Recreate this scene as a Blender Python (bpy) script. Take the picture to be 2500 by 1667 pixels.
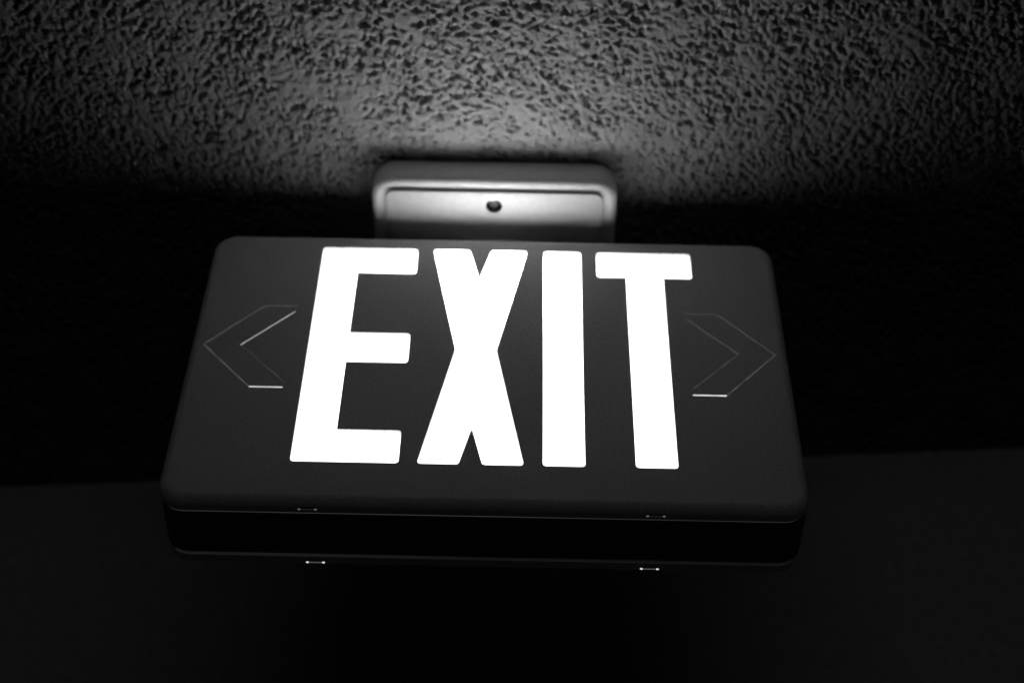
import bpy, bmesh, math
import numpy as np
from mathutils import Vector, Matrix
from mathutils.geometry import delaunay_2d_cdt

for o in list(bpy.data.objects):
    bpy.data.objects.remove(o)
scene = bpy.context.scene
MM = 0.001
Z0 = 2.206            # height of the letters' base line above the floor (ceiling at 2.40 m)

# ------------------------------------------------------------------ camera
cam_data = bpy.data.cameras.new("camera")
cam = bpy.data.objects.new("camera", cam_data)
scene.collection.objects.link(cam)
cam_data.lens = 59.186
cam_data.sensor_width = 36.0
cam_data.clip_start = 0.01
cam_data.clip_end = 50
right = Vector((0.999800, -0.011234, 0.016517)); up = Vector((-0.019364, -0.748041, 0.663370)); back = Vector((0.004903, -0.663557, -0.748109))
pos = Vector((4.256914, -536.856886, -522.503836)) * MM + Vector((0, 0, Z0))
cam.matrix_world = Matrix(((right.x, up.x, back.x, pos.x), (right.y, up.y, back.y, pos.y),
                           (right.z, up.z, back.z, pos.z), (0, 0, 0, 1)))
cam_data.dof.use_dof = True
cam_data.dof.focus_distance = 0.745
cam_data.dof.aperture_fstop = 6.0
scene.camera = cam

# ------------------------------------------------------------------ world and exposure: an unlit room, the sign is the main lamp, with an added dim fill
world = bpy.data.worlds.new("World")
scene.world = world
world.use_nodes = True
world.node_tree.nodes["Background"].inputs[0].default_value = (1, 1, 1, 1)
world.node_tree.nodes["Background"].inputs[1].default_value = 0.0001
LETTER_LIGHT = 2.1     # dimmest part of the letters
PEAK_LIGHT = 27.0        # extra emission put into the upper middle of the letters, narrowing the ceiling glow
# added dim lamp standing in for the unseen room, far behind the camera
lamp_data = bpy.data.lights.new("room_fill", 'AREA')
lamp_data.shape = 'RECTANGLE'
lamp_data.size = 3.0
lamp_data.size_y = 0.3
lamp_data.energy = 0.9
room_fill = bpy.data.objects.new("room_fill", lamp_data)
room_fill.location = (0.1, -3.0, 1.98)
room_fill.rotation_euler = (math.radians(90), 0, 0)
scene.collection.objects.link(room_fill)
vs = scene.view_settings
vs.view_transform = 'Standard'
vs.look = 'None'
vs.exposure = 0.0
vs.gamma = 1.0
vs.use_curve_mapping = False
scene.cycles.max_bounces = 8
scene.cycles.diffuse_bounces = 5
scene.cycles.use_adaptive_sampling = False
scene.cycles.use_denoising = True


# ------------------------------------------------------------------ materials
def new_mat(name):
    m = bpy.data.materials.new(name)
    m.use_nodes = True
    return m, m.node_tree.nodes, m.node_tree.links, m.node_tree.nodes["Principled BSDF"]


def surface(name, value, rough, vary=0.06, vary_scale=40.0, bump=0.1, bump_scale=900.0, bump_dist=0.0002, spots=0.0, spec=0.4):
    m, n, l, b = new_mat(name)
    tc = n.new("ShaderNodeTexCoord")
    nz = n.new("ShaderNodeTexNoise")
    nz.inputs["Scale"].default_value = vary_scale
    nz.inputs["Detail"].default_value = 6
    nz.inputs["Roughness"].default_value = 0.65
    l.new(tc.outputs["Object"], nz.inputs["Vector"])
    mr = n.new("ShaderNodeMapRange")
    mr.inputs["From Min"].default_value = 0.3
    mr.inputs["From Max"].default_value = 0.7
    mr.inputs["To Min"].default_value = value * (1 - vary)
    mr.inputs["To Max"].default_value = value * (1 + vary)
    l.new(nz.outputs["Fac"], mr.inputs["Value"])
    col = mr.outputs["Result"]
    if spots > 0:      # scattered grime specks
        sp = n.new("ShaderNodeTexNoise")
        sp.inputs["Scale"].default_value = 420
        sp.inputs["Detail"].default_value = 3
        l.new(tc.outputs["Object"], sp.inputs["Vector"])
        r2 = n.new("ShaderNodeMapRange")
        r2.inputs["From Min"].default_value = 0.68
        r2.inputs["From Max"].default_value = 0.74
        r2.inputs["To Min"].default_value = 1.0
        r2.inputs["To Max"].default_value = 1.0 - spots
        l.new(sp.outputs["Fac"], r2.inputs["Value"])
        mu = n.new("ShaderNodeMath")
        mu.operation = 'MULTIPLY'
        l.new(col, mu.inputs[0])
        l.new(r2.outputs["Result"], mu.inputs[1])
        col = mu.outputs[0]
    l.new(col, b.inputs["Base Color"])
    b.inputs["Roughness"].default_value = rough
    b.inputs["Specular IOR Level"].default_value = spec
    bn = n.new("ShaderNodeTexNoise")
    bn.inputs["Scale"].default_value = bump_scale
    bn.inputs["Detail"].default_value = 3
    l.new(tc.outputs["Object"], bn.inputs["Vector"])
    bp = n.new("ShaderNodeBump")
    bp.inputs["Strength"].default_value = bump
    bp.inputs["Distance"].default_value = bump_dist
    l.new(bn.outputs["Fac"], bp.inputs["Height"])
    l.new(bp.outputs["Normal"], b.inputs["Normal"])
    return m


def glow(name, strength, vary=0.0, scale=60.0):
    """lit translucent plastic: gives off the light of the lamp behind it"""
    m, n, l, b = new_mat(name)
    b.inputs["Base Color"].default_value = (0.6, 0.6, 0.6, 1)
    b.inputs["Roughness"].default_value = 0.5
    b.inputs["Emission Color"].default_value = (1, 1, 1, 1)
    b.inputs["Emission Strength"].default_value = strength
    if vary > 0:
        tc = n.new("ShaderNodeTexCoord")
        nz = n.new("ShaderNodeTexNoise")
        nz.inputs["Scale"].default_value = scale
        nz.inputs["Detail"].default_value = 4
        l.new(tc.outputs["Object"], nz.inputs["Vector"])
        mr = n.new("ShaderNodeMapRange")
        mr.inputs["From Min"].default_value = 0.3
        mr.inputs["From Max"].default_value = 0.7
        mr.inputs["To Min"].default_value = strength * (1 - vary)
        mr.inputs["To Max"].default_value = strength * (1 + vary)
        l.new(nz.outputs["Fac"], mr.inputs["Value"])
        l.new(mr.outputs["Result"], b.inputs["Emission Strength"])
    return m


M_PLATE = surface("matte_sign_plastic", 0.86, 0.55, vary=0.2, vary_scale=750, bump=0.5, bump_scale=900, spots=0.25)
M_HOUSING = surface("housing_plastic", 0.12, 0.5, vary=0.05, bump=0.2, bump_scale=1200)
M_CANOPY = surface("canopy_plastic", 0.80, 0.55, vary=0.07, vary_scale=500, bump=0.12, bump_scale=700, spots=0.12)
M_COVER = surface("toned_cover_plastic", 0.5, 0.6, vary=0.07, vary_scale=300, bump=0.15, bump_scale=700, spots=0.15)  # canopy plastic again; colour darkened to tone down the strong light on it
M_CEIL = surface("textured_ceiling_paint", 0.265, 0.85, vary=0.10, vary_scale=120, bump=0.35, bump_scale=700, bump_dist=0.0006, spec=0.25)
M_WALL = surface("painted_wall", 0.5, 0.8, vary=0.2, vary_scale=260, bump=0.4, bump_scale=220, bump_dist=0.001, spec=0.25)
M_DARK = surface("hole_shade_metal", 0.012, 0.45, vary=0.2, bump=0.2)  # near-black colour paints in the shade inside the screw hole


def letter_material():
    """lit diffuser; a bright upper middle is painted into the emission to steepen ceiling falloff"""
    m, n, l, b = new_mat("lit_letter_diffuser")
    b.inputs["Base Color"].default_value = (0.7, 0.7, 0.7, 1)
    b.inputs["Roughness"].default_value = 0.5
    b.inputs["Emission Color"].default_value = (1, 1, 1, 1)
    tc = n.new("ShaderNodeTexCoord")
    mp = n.new("ShaderNodeMapping")
    mp.vector_type = 'POINT'
    mp.inputs["Scale"].default_value = (1 / 0.036, 0, 1 / 0.034)
    mp.inputs["Location"].default_value = (0.0105 / 0.036, 0, -0.136 / 0.034)
    l.new(tc.outputs["Object"], mp.inputs["Vector"])
    ln = n.new("ShaderNodeVectorMath")
    ln.operation = 'DOT_PRODUCT'
    l.new(mp.outputs["Vector"], ln.inputs[0])
    l.new(mp.outputs["Vector"], ln.inputs[1])
    ad = n.new("ShaderNodeMath"); ad.operation = 'ADD'; ad.inputs[1].default_value = 1.0
    l.new(ln.outputs["Value"], ad.inputs[0])
    pw = n.new("ShaderNodeMath"); pw.operation = 'POWER'; pw.inputs[1].default_value = -2.0
    l.new(ad.outputs[0], pw.inputs[0])
    ma = n.new("ShaderNodeMath"); ma.operation = 'MULTIPLY_ADD'
    ma.inputs[1].default_value = PEAK_LIGHT
    ma.inputs[2].default_value = LETTER_LIGHT
    l.new(pw.outputs[0], ma.inputs[0])
    l.new(ma.outputs[0], b.inputs["Emission Strength"])
    return m


M_LETTER = letter_material()


# ------------------------------------------------------------------ geometry helpers (millimetres: x right, y deep, z up)
def link(name, verts, faces, mat, parent=None, smooth=40, loc=None):
    me = bpy.data.meshes.new(name)
    me.from_pydata([(x * MM, y * MM, z * MM) for x, y, z in verts], [], faces)
    bm = bmesh.new()
    bm.from_mesh(me)
    bmesh.ops.remove_doubles(bm, verts=bm.verts, dist=1e-7)
    bmesh.ops.recalc_face_normals(bm, faces=bm.faces)
    bm.to_mesh(me)
    bm.free()
    if smooth:
        me.polygons.foreach_set("use_smooth", [True] * len(me.polygons))
        me.set_sharp_from_angle(angle=math.radians(smooth))
    me.materials.append(mat)
    o = bpy.data.objects.new(name, me)
    scene.collection.objects.link(o)
    if parent is not None:
        o.parent = parent
    return o


def rrect(x0, x1, y0, y1, r, n=10):
    r = max(r, 0.05)
    pts = []
    for cx, cy, a0 in ((x1 - r, y1 - r, 0), (x0 + r, y1 - r, 90), (x0 + r, y0 + r, 180), (x1 - r, y0 + r, 270)):
        for i in range(n + 1):
            a = math.radians(a0 + 90 * i / n)
            pts.append((cx + r * math.cos(a), cy + r * math.sin(a)))
    return pts


def offset_poly(poly, d):
    """inward offset of a counter-clockwise polygon; d is one distance or one for each edge"""
    n = len(poly)
    if not isinstance(d, (list, tuple)):
        d = [d] * n
    lines = []
    for i in range(n):
        a, b = Vector(poly[i]), Vector(poly[(i + 1) % n])
        t = (b - a).normalized()
        nn = Vector((-t.y, t.x))
        lines.append((a + nn * d[i], t))
    out = []
    for i in range(n):
        p, t = lines[i - 1]
        q, u = lines[i]
        den = t.x * u.y - t.y * u.x
        w = q - p
        s = (w.x * u.y - w.y * u.x) / den
        out.append(tuple(p + t * s))
    return out


def round_poly(poly, rc, rv, n=6):
    """counter-clockwise polygon with rounded convex (rc) and concave (rv) corners"""
    out = []
    m = len(poly)
    for i in range(m):
        a, b, c = Vector(poly[i - 1]), Vector(poly[i]), Vector(poly[(i + 1) % m])
        u, v = (a - b).normalized(), (c - b).normalized()
        cr = (b - a).x * (c - b).y - (b - a).y * (c - b).x
        r = rc if cr > 0 else rv
        ang = u.angle(v)
        if ang > math.radians(172) or r <= 0:
            out.append(tuple(b))
            continue
        k = min(r / math.tan(ang / 2), 0.45 * min((a - b).length, (c - b).length))
        p0, p1 = b + u * k, b + v * k
        for j in range(n + 1):
            s = j / n
            out.append(tuple(p0 * (1 - s) ** 2 + b * 2 * s * (1 - s) + p1 * s ** 2))
    return out


def fill(outer, holes):
    """flat triangulation of an outline with holes"""
    vs_, es = [], []
    for loop in [outer] + holes:
        k = len(vs_)
        vs_ += [Vector(p) for p in loop]
        es += [(k + i, k + (i + 1) % len(loop)) for i in range(len(loop))]
    v, e, f, *_ = delaunay_2d_cdt(vs_, es, [], 0, 1e-6)

    def inside(loop, x, y):
        c = False
        for i in range(len(loop)):
            (x0, y0), (x1, y1) = loop[i - 1], loop[i]
            if (y0 > y) != (y1 > y) and x < (x1 - x0) * (y - y0) / (y1 - y0) + x0:
                c = not c
        return c
    keep = []
    for t in f:
        cx = sum(v[i][0] for i in t) / len(t)
        cy = sum(v[i][1] for i in t) / len(t)
        if inside(outer, cx, cy) and not any(inside(h, cx, cy) for h in holes):
            keep.append(tuple(t))
    return [tuple(p) for p in v], keep


class Build:
    def __init__(self):
        self.v, self.f = [], []

    def add(self, verts, faces):
        k = len(self.v)
        self.v += verts
        self.f += [tuple(i + k for i in f) for f in faces]

    def band(self, l0, l1):
        n = len(l0)
        self.add(list(l0) + list(l1), [(i, (i + 1) % n, n + (i + 1) % n, n + i) for i in range(n)])

    def cap(self, l):
        self.add(list(l), [tuple(range(len(l)))])


def box(b, x0, x1, y0, y1, z0, z1):
    v = [(x, y, z) for x in (x0, x1) for y in (y0, y1) for z in (z0, z1)]
    b.add(v, [(0, 1, 3, 2), (4, 6, 7, 5), (0, 4, 5, 1), (2, 3, 7, 6), (0, 2, 6, 4), (1, 5, 7, 3)])


# ------------------------------------------------------------------ the setting: rough ceiling and the wall behind
rng = np.random.default_rng(7)
CEIL = 193.6


def axis(lo, hi, step, far_lo, far_hi):
    mid = np.arange(lo, hi + 0.01, step)
    a = lo - np.cumsum(np.geomspace(step * 2, (lo - far_lo) * 0.35, 14))
    a = a[a > far_lo][::-1]
    b = hi + np.cumsum(np.geomspace(step * 2, max((far_hi - hi) * 0.35, step * 3), 14)) if far_hi > hi else np.array([])
    b = b[b < far_hi]
    return np.concatenate([[far_lo], a, mid, b, [far_hi] if far_hi > hi else []])


STEP = 0.72
xs = axis(-370, 350, STEP, -1600, 1600)
ys = axis(-190, 250, STEP, -1500, 250)
nx, ny = len(xs), len(ys)


def band_noise(shape, lo, hi, slope=0.0):
    """random field holding wavelengths between lo and hi samples, unit deviation"""
    f = np.fft.rfft2(rng.standard_normal(shape))
    ky = np.fft.fftfreq(shape[0])[:, None]
    kx = np.fft.rfftfreq(shape[1])[None, :]
    k = np.sqrt(kx ** 2 + ky ** 2) + 1e-9
    w = np.exp(-(k * lo / 1.4) ** 2) * (1 - np.exp(-(k * hi) ** 2)) * k ** -slope
    h = np.fft.irfft2(f * w, s=shape)
    return h / h.std()


sh = (ny, nx)
u = 1.0 / STEP


def step(e0, e1, t):
    t = np.clip((t - e0) / (e1 - e0), 0, 1)
    return t * t * (3 - 2 * t)


frac = band_noise(sh, 3.2 * u, 11.0 * u, 0.7)         # broad mix of lump sizes
frac2 = band_noise(sh, 2.6 * u, 7.0 * u, 0.3)
fine = band_noise(sh, 1.8 * u, 3.5 * u)
big = band_noise(sh, 35 * u, 120 * u)
X, Y = np.meshgrid(xs, ys)
amp = 0.76 * np.clip(1.0 + 0.28 * big, 0.35, 1.6)             # smoother, trowelled patches between rough ones
near = np.exp(-(np.clip(np.abs(X + 10) - 60, 0, None) / 18) ** 2 - ((Y + 38) / 12) ** 2)
amp = amp * (1 - 0.45 * near)
hollow = np.log1p(np.exp(2.6 * (frac - 0.15))) / 2.6  # rounded tops, hollows falling away between them
pits = step(0.9, 2.0, frac2 + 0.35 * frac)
H = amp * (1.45 * hollow + 0.28 * frac + 1.1 * pits - 0.20 * frac2 - 0.07 * fine) + 0.2 * big
Z = CEIL + H - 0.5
verts = np.stack([X, Y, Z], -1).reshape(-1, 3) * MM
idx = np.arange(nx * ny).reshape(ny, nx)
quads = np.stack([idx[:-1, :-1], idx[1:, :-1], idx[1:, 1:], idx[:-1, 1:]], -1).reshape(-1, 4)
me = bpy.data.meshes.new("ceiling")
me.vertices.add(len(verts))
me.vertices.foreach_set("co", verts.ravel())
me.loops.add(quads.size)
me.loops.foreach_set("vertex_index", quads.ravel().astype(np.int32))
me.polygons.add(len(quads))
me.polygons.foreach_set("loop_start", np.arange(0, quads.size, 4, dtype=np.int32))
me.polygons.foreach_set("loop_total", np.full(len(quads), 4, np.int32))
me.polygons.foreach_set("use_smooth", np.ones(len(quads), bool))
me.update()
me.validate()
me.materials.append(M_CEIL)
ceiling = bpy.data.objects.new("ceiling", me)
ceiling.location.z = Z0
scene.collection.objects.link(ceiling)
ceiling["kind"] = "structure"

# wall: a thick slab behind, not quite square to the sign
wb = Build()
WA = lambda x: 201.5 - 0.083 * (x + 10)
wx = np.linspace(-1600, 1600, 33)
zt, zb = CEIL + 6, -1400
for i in range(32):
    a, b = wx[i], wx[i + 1]
    wb.add([(a, WA(a), zb), (b, WA(b), zb), (b, WA(b), zt), (a, WA(a), zt)], [(0, 1, 2, 3)])
    wb.add([(a, WA(a) + 120, zb), (b, WA(b) + 120, zb), (b, WA(b) + 120, zt), (a, WA(a) + 120, zt)], [(3, 2, 1, 0)])
wall = link("wall", wb.v, wb.f, M_WALL, smooth=0)
wall.location.z = Z0
wall["kind"] = "structure"

# ------------------------------------------------------------------ the exit sign
sign = bpy.data.objects.new("exit_sign", None)
scene.collection.objects.link(sign)
sign.location = (0, 0, Z0)
sign.empty_display_size = 0.05
sign["label"] = "glowing white EXIT sign with grey face plate hanging from the rough ceiling"
sign["category"] = "exit sign"

SX0, SX1, SZ0, SZ1, SR = -153.5, 132.5, -24.0, 163.0, 12.0
ROLL = 4.5


def outline(inset, y):
    return [(a, y, b) for a, b in rrect(SX0 + inset, SX1 - inset, SZ0 + inset, SZ1 - inset, SR - inset, 12)]


HT = 152.4
RECESS = 3.2          # the lit diffuser sits this far behind the face
LETTERS = [
    ("E", [(-97.2, 0), (-48.8, 0), (-48.8, 20.7), (-78.1, 20.7), (-78.1, 66.1), (-48.8, 66.1), (-48.8, 87.2),
           (-78.1, 87.2), (-78.1, 132.6), (-48.8, 132.6), (-48.8, HT), (-97.2, HT)]),
    ("X", [(-40.9, 0), (-22.2, 0), (-17.0, 23.0), (-11.6, 0), (7.1, 0), (-7.0, 76.4), (7.1, HT), (-11.3, HT),
           (-16.8, 129.3), (-22.3, HT), (-40.9, HT), (-26.7, 76.4)]),
    ("I", [(15.3, 0), (34.35, 0), (34.35, HT), (15.3, HT)]),
    ("T", [(56.7, 0), (75.7, 0), (75.7, 132.6), (90.0, 132.6), (90.0, HT), (42.2, HT), (42.2, 132.6), (56.7, 132.6)]),
]
CHEV = [(-105.8, 106.0), (-121.6, 106.0), (-147.6, 76.6), (-121.7, 47.2), (-105.8, 47.2), (-105.8, 51.8),
        (-129.0, 76.6), (-105.8, 101.6)]
# gap width and light of each edge of the two knock-outs, in the order of CHEV
GAPS_L = [0.7, 0.7, 0.75, 1.0, 0.3, 0.6, 0.6, 0.3]
GLOW_L = [0.065, 0.055, 0.058, 0.6, 0.0, 0.033, 0.42, 0.0]
GAPS_R = [0.75, 0.75, 0.75, 1.0, 0.3, 0.65, 0.75, 0.3]
GLOW_R = [0.046, 0.048, 0.052, 0.75, 0.0, 0.034, 0.048, 0.0]
chev_r = [(-21.0 - x, z) for x, z in CHEV]

# face plate with real openings
openings = [round_poly(pl, 2.0, 0.7) for _, pl in LETTERS]
holes = openings + [CHEV, chev_r[::-1]]
fb = Build()
flat = [(a, b) for a, _, b in outline(ROLL, 0)]
fv, ff = fill(flat, holes)
fb.add([(a, 0.0, b) for a, b in fv], ff)
prof = [(ROLL * (1 - math.sin(math.radians(t))), ROLL * (1 - math.cos(math.radians(t)))) for t in range(0, 91, 9)]
loops = [outline(i, y) for i, y in prof] + [outline(0, 7.3), outline(2.0, 7.3), outline(2.0, 5.0)]
for a, b in zip(loops, loops[1:]):
    fb.band(a, b)
for h in openings:
    fb.band([(a, 0.0, b) for a, b in h], [(a, RECESS + 0.3, b) for a, b in h])
for h in (CHEV, chev_r):
    fb.band([(a, 0.0, b) for a, b in h], [(a, 1.3, b) for a, b in h])
face_plate = link("face_plate", fb.v, fb.f, M_PLATE, sign)

for (ch, pl), op in zip(LETTERS, openings):
    big_pl = round_poly(offset_poly(pl, -0.5), 2.4, 0.4)
    lb = Build()
    v, f = fill(big_pl, [])
    lb.add([(a, RECESS, b) for a, b in v], f)
    lb.add([(a, 4.0, b) for a, b in v], f)
    lb.band([(a, RECESS, b) for a, b in big_pl], [(a, 4.0, b) for a, b in big_pl])
    o = link("letter", lb.v, lb.f, M_LETTER, sign, smooth=0)
    o["label"] = "glowing white letter %s" % ch

for poly, gaps, glows, side in ((CHEV, GAPS_L, GLOW_L, "left"), (chev_r, GAPS_R, GLOW_R, "right")):
    ccw = sum(poly[i - 1][0] * poly[i][1] - poly[i][0] * poly[i - 1][1] for i in range(8)) > 0
    inner = offset_poly(poly, gaps) if ccw else offset_poly(poly, [-g for g in gaps])
    kb = Build()
    v, f = fill(inner, [])
    kb.add([(a, 0.02, b) for a, b in v], f)
    kb.band([(a, 0.02, b) for a, b in inner], [(a, 1.3, b) for a, b in inner])
    ko = link("arrow_knockout", kb.v, kb.f, M_PLATE, sign)
    ko["label"] = "unlit arrow knock-out pointing %s with light leaking round its edge" % side
    for i in range(8):
        j = (i + 1) % 8
        q = [poly[i], poly[j], inner[j], inner[i]]
        sb = Build()
        box_v = [(a, 0.12, b) for a, b in q] + [(a, 0.6, b) for a, b in q]
        sb.add(box_v, [(0, 1, 2, 3), (7, 6, 5, 4), (0, 4, 5, 1), (1, 5, 6, 2), (2, 6, 7, 3), (3, 7, 4, 0)])
        m = glow("leaking_light", glows[i], 0.6 if glows[i] <= 0.1 else 0.3, 160) if glows[i] > 0 else M_PLATE
        link("seam", sb.v, sb.f, m, ko, smooth=0)

# housing between the plates, with a small step at each joint
hb = Build()
hl = [outline(3.0, 6.0), outline(0.9, 8.3), outline(0.3, 9.0), outline(0.3, 34.4), outline(0.9, 35.1), outline(3.0, 37.0)]
for a, b in zip(hl, hl[1:]):
    hb.band(a, b)
hb.cap(hl[0])
hb.cap(hl[-1])
housing = link("housing", hb.v, hb.f, M_HOUSING, sign)

# back plate, a mirror of the face plate without openings
bb = Build()
DEP = 43.4
bl = [outline(2.0, 38.5), outline(2.0, DEP - 7.3), outline(0, DEP - 7.3)] + [outline(i, DEP - y) for i, y in prof[::-1]]
for a, b in zip(bl, bl[1:]):
    bb.band(a, b)
bb.cap(bl[-1])
back_plate = link("back_plate", bb.v, bb.f, M_PLATE, sign)

# thin line of light escaping at the two joints, along the underside
for y, s, nm in ((7.8, 0.038, face_plate), (35.6, 0.006, back_plate)):
    gb = Build()
    gl = []
    for i, yy in ((1.0, y - 0.5), (0.45, y - 0.3), (0.45, y + 0.3), (1.0, y + 0.5)):
        lp = [q for q in outline(i, yy) if q[2] < SZ0 + i + 3.2]
        gl.append(sorted(lp))
    for a, b in zip(gl, gl[1:]):
        n = len(a)
        gb.add(a + b, [(i, i + 1, n + i + 1, n + i) for i in range(n - 1)])
    link("light_gap", gb.v, gb.f, glow("joint_light", s, 0.75, 7), nm)

# snap tabs under both plates, light showing at their ends
for parent, y, xa, strength in ((face_plate, 4.7, (-91.5, 60.2), 0.10), (back_plate, 39.4, (-90.2, 59.6), 0.8)):
    for x in xa:
        w = 9.0
        tb = Build()
        l0 = [(a, b, SZ0 + 1.5) for a, b in rrect(x, x + w, y - 0.9, y + 0.9, 0.5, 4)]
        l1 = [(a, b, SZ0 - 0.25) for a, b in rrect(x, x + w, y - 0.9, y + 0.9, 0.5, 4)]
        l2 = [(a, b, SZ0 - 0.45) for a, b in rrect(x + .2, x + w - .2, y - 0.7, y + 0.7, 0.35, 4)]
        tb.band(l0, l1)
        tb.band(l1, l2)
        tb.cap(l2)
        tb.cap(l0)
        tab = link("snap_tab", tb.v, tb.f, M_HOUSING, parent)
        gm = glow("tab_light", strength)
        gs = glow("tab_slot_light", strength * 0.1)
        for xe in (x + 0.2, x + w - 1.6):
            eb = Build()
            e0 = [(a, b, SZ0 - 0.4) for a, b in rrect(xe, xe + 1.4, y - 0.55, y + 0.55, 0.5, 4)]
            e1 = [(a, b, SZ0 - 0.62) for a, b in rrect(xe + .2, xe + 1.2, y - 0.4, y + 0.4, 0.35, 4)]
            eb.band(e0, e1)
            eb.cap(e1)
            link("light_leak", eb.v, eb.f, gm, tab)
        sb = Build()
        box(sb, x + 1.6, x + w - 1.6, y - 0.25, y + 0.25, SZ0 - 0.6, SZ0 - 0.3)
        link("light_leak", sb.v, sb.f, gs, tab, smooth=0)

# ceiling canopy: rounded cover, raised plate with a screw hole, short stem to the housing
CX0, CX1, CY0, CY1, CR = -73.9, 52.9, -26.4, 68.0, 12.0
UND = 175.5


def plan(inset, z, r=CR):
    return [(a, b, z) for a, b in rrect(CX0 + inset, CX1 - inset, CY0 + inset, CY1 - inset, r - inset, 10)]


cb = Build()
F = 4.2
cl = [plan(2.0, 192.8), plan(0.0, 192.8), plan(0.0, 192.0)]
cl += [plan(F * (1 - math.cos(math.radians(t))), UND + F * (1 - math.sin(math.radians(t)))) for t in range(0, 91, 10)]
cl += [plan(7.0, UND)]
for a, b in zip(cl, cl[1:]):
    cb.band(a, b)
cb.cap(cl[0])
cb.cap(cl[-1])
canopy = link("canopy", cb.v, cb.f, M_CANOPY, sign)

PX0, PX1, PY0, PY1 = -66.3, 45.2, -21.3, 63.0
PB = 173.0
pb = Build()


def plate(inset, z):
    return [(a, b, z) for a, b in rrect(PX0 + inset, PX1 - inset, PY0 + inset, PY1 - inset, 4.5 - inset, 8)]


hc = (-10.7, -12.6)
hr = []
for i in range(36):
    a = math.radians(i * 10)
    r = 4.15
    if 225 <= i * 10 <= 300:      # broken edge of the knock-out
        r = 4.15 - 0.9 * math.sin(math.radians((i * 10 - 225) / 75 * 180)) ** 2
    hr.append((hc[0] + r * math.cos(a), hc[1] + r * math.sin(a)))
pl0 = plate(0.5, PB)
v, f = fill([(a, b) for a, b, _ in pl0], [hr])
pb.add([(a, b, PB) for a, b in v], f)
for a, b in zip([plate(0.5, PB), plate(0.15, PB + 0.15), plate(0, PB + 0.5)], [plate(0.15, PB + 0.15), plate(0, PB + 0.5), plate(0, UND + 0.5)]):
    pb.band(a, b)
pb.band([(a, b, PB) for a, b in hr], [(a, b, PB + 2.6) for a, b in hr])
cover = link("cover_plate", pb.v, pb.f, M_COVER, canopy)
kb = Build()
c0 = [(hc[0] + 4.6 * math.cos(math.radians(t)), hc[1] + 4.6 * math.sin(math.radians(t)), PB + 2.5) for t in range(0, 360, 15)]
c1 = [(hc[0] + 2.6 * math.cos(math.radians(t)), hc[1] + 2.6 * math.sin(math.radians(t)), PB + 2.5) for t in range(0, 360, 15)]
c2 = [(a, b, PB + 1.6) for a, b, _ in c1]
c3 = [(hc[0] + 1.9 * math.cos(math.radians(t)), hc[1] + 1.9 * math.sin(math.radians(t)), PB + 1.2) for t in range(0, 360, 15)]
kb.band(c0, c1); kb.band(c1, c2); kb.band(c2, c3); kb.cap(c3)
link("screw", kb.v, kb.f, M_DARK, canopy)

sb = Build()
s0 = [(a, b, SZ1 - 1.5) for a, b in rrect(-31, 10, 12, 32, 4, 6)]
s1 = [(a, b, PB + 1.0) for a, b in rrect(-31, 10, 12, 32, 4, 6)]
sb.band(s0, s1)
link("stem", sb.v, sb.f, M_CANOPY, sign)
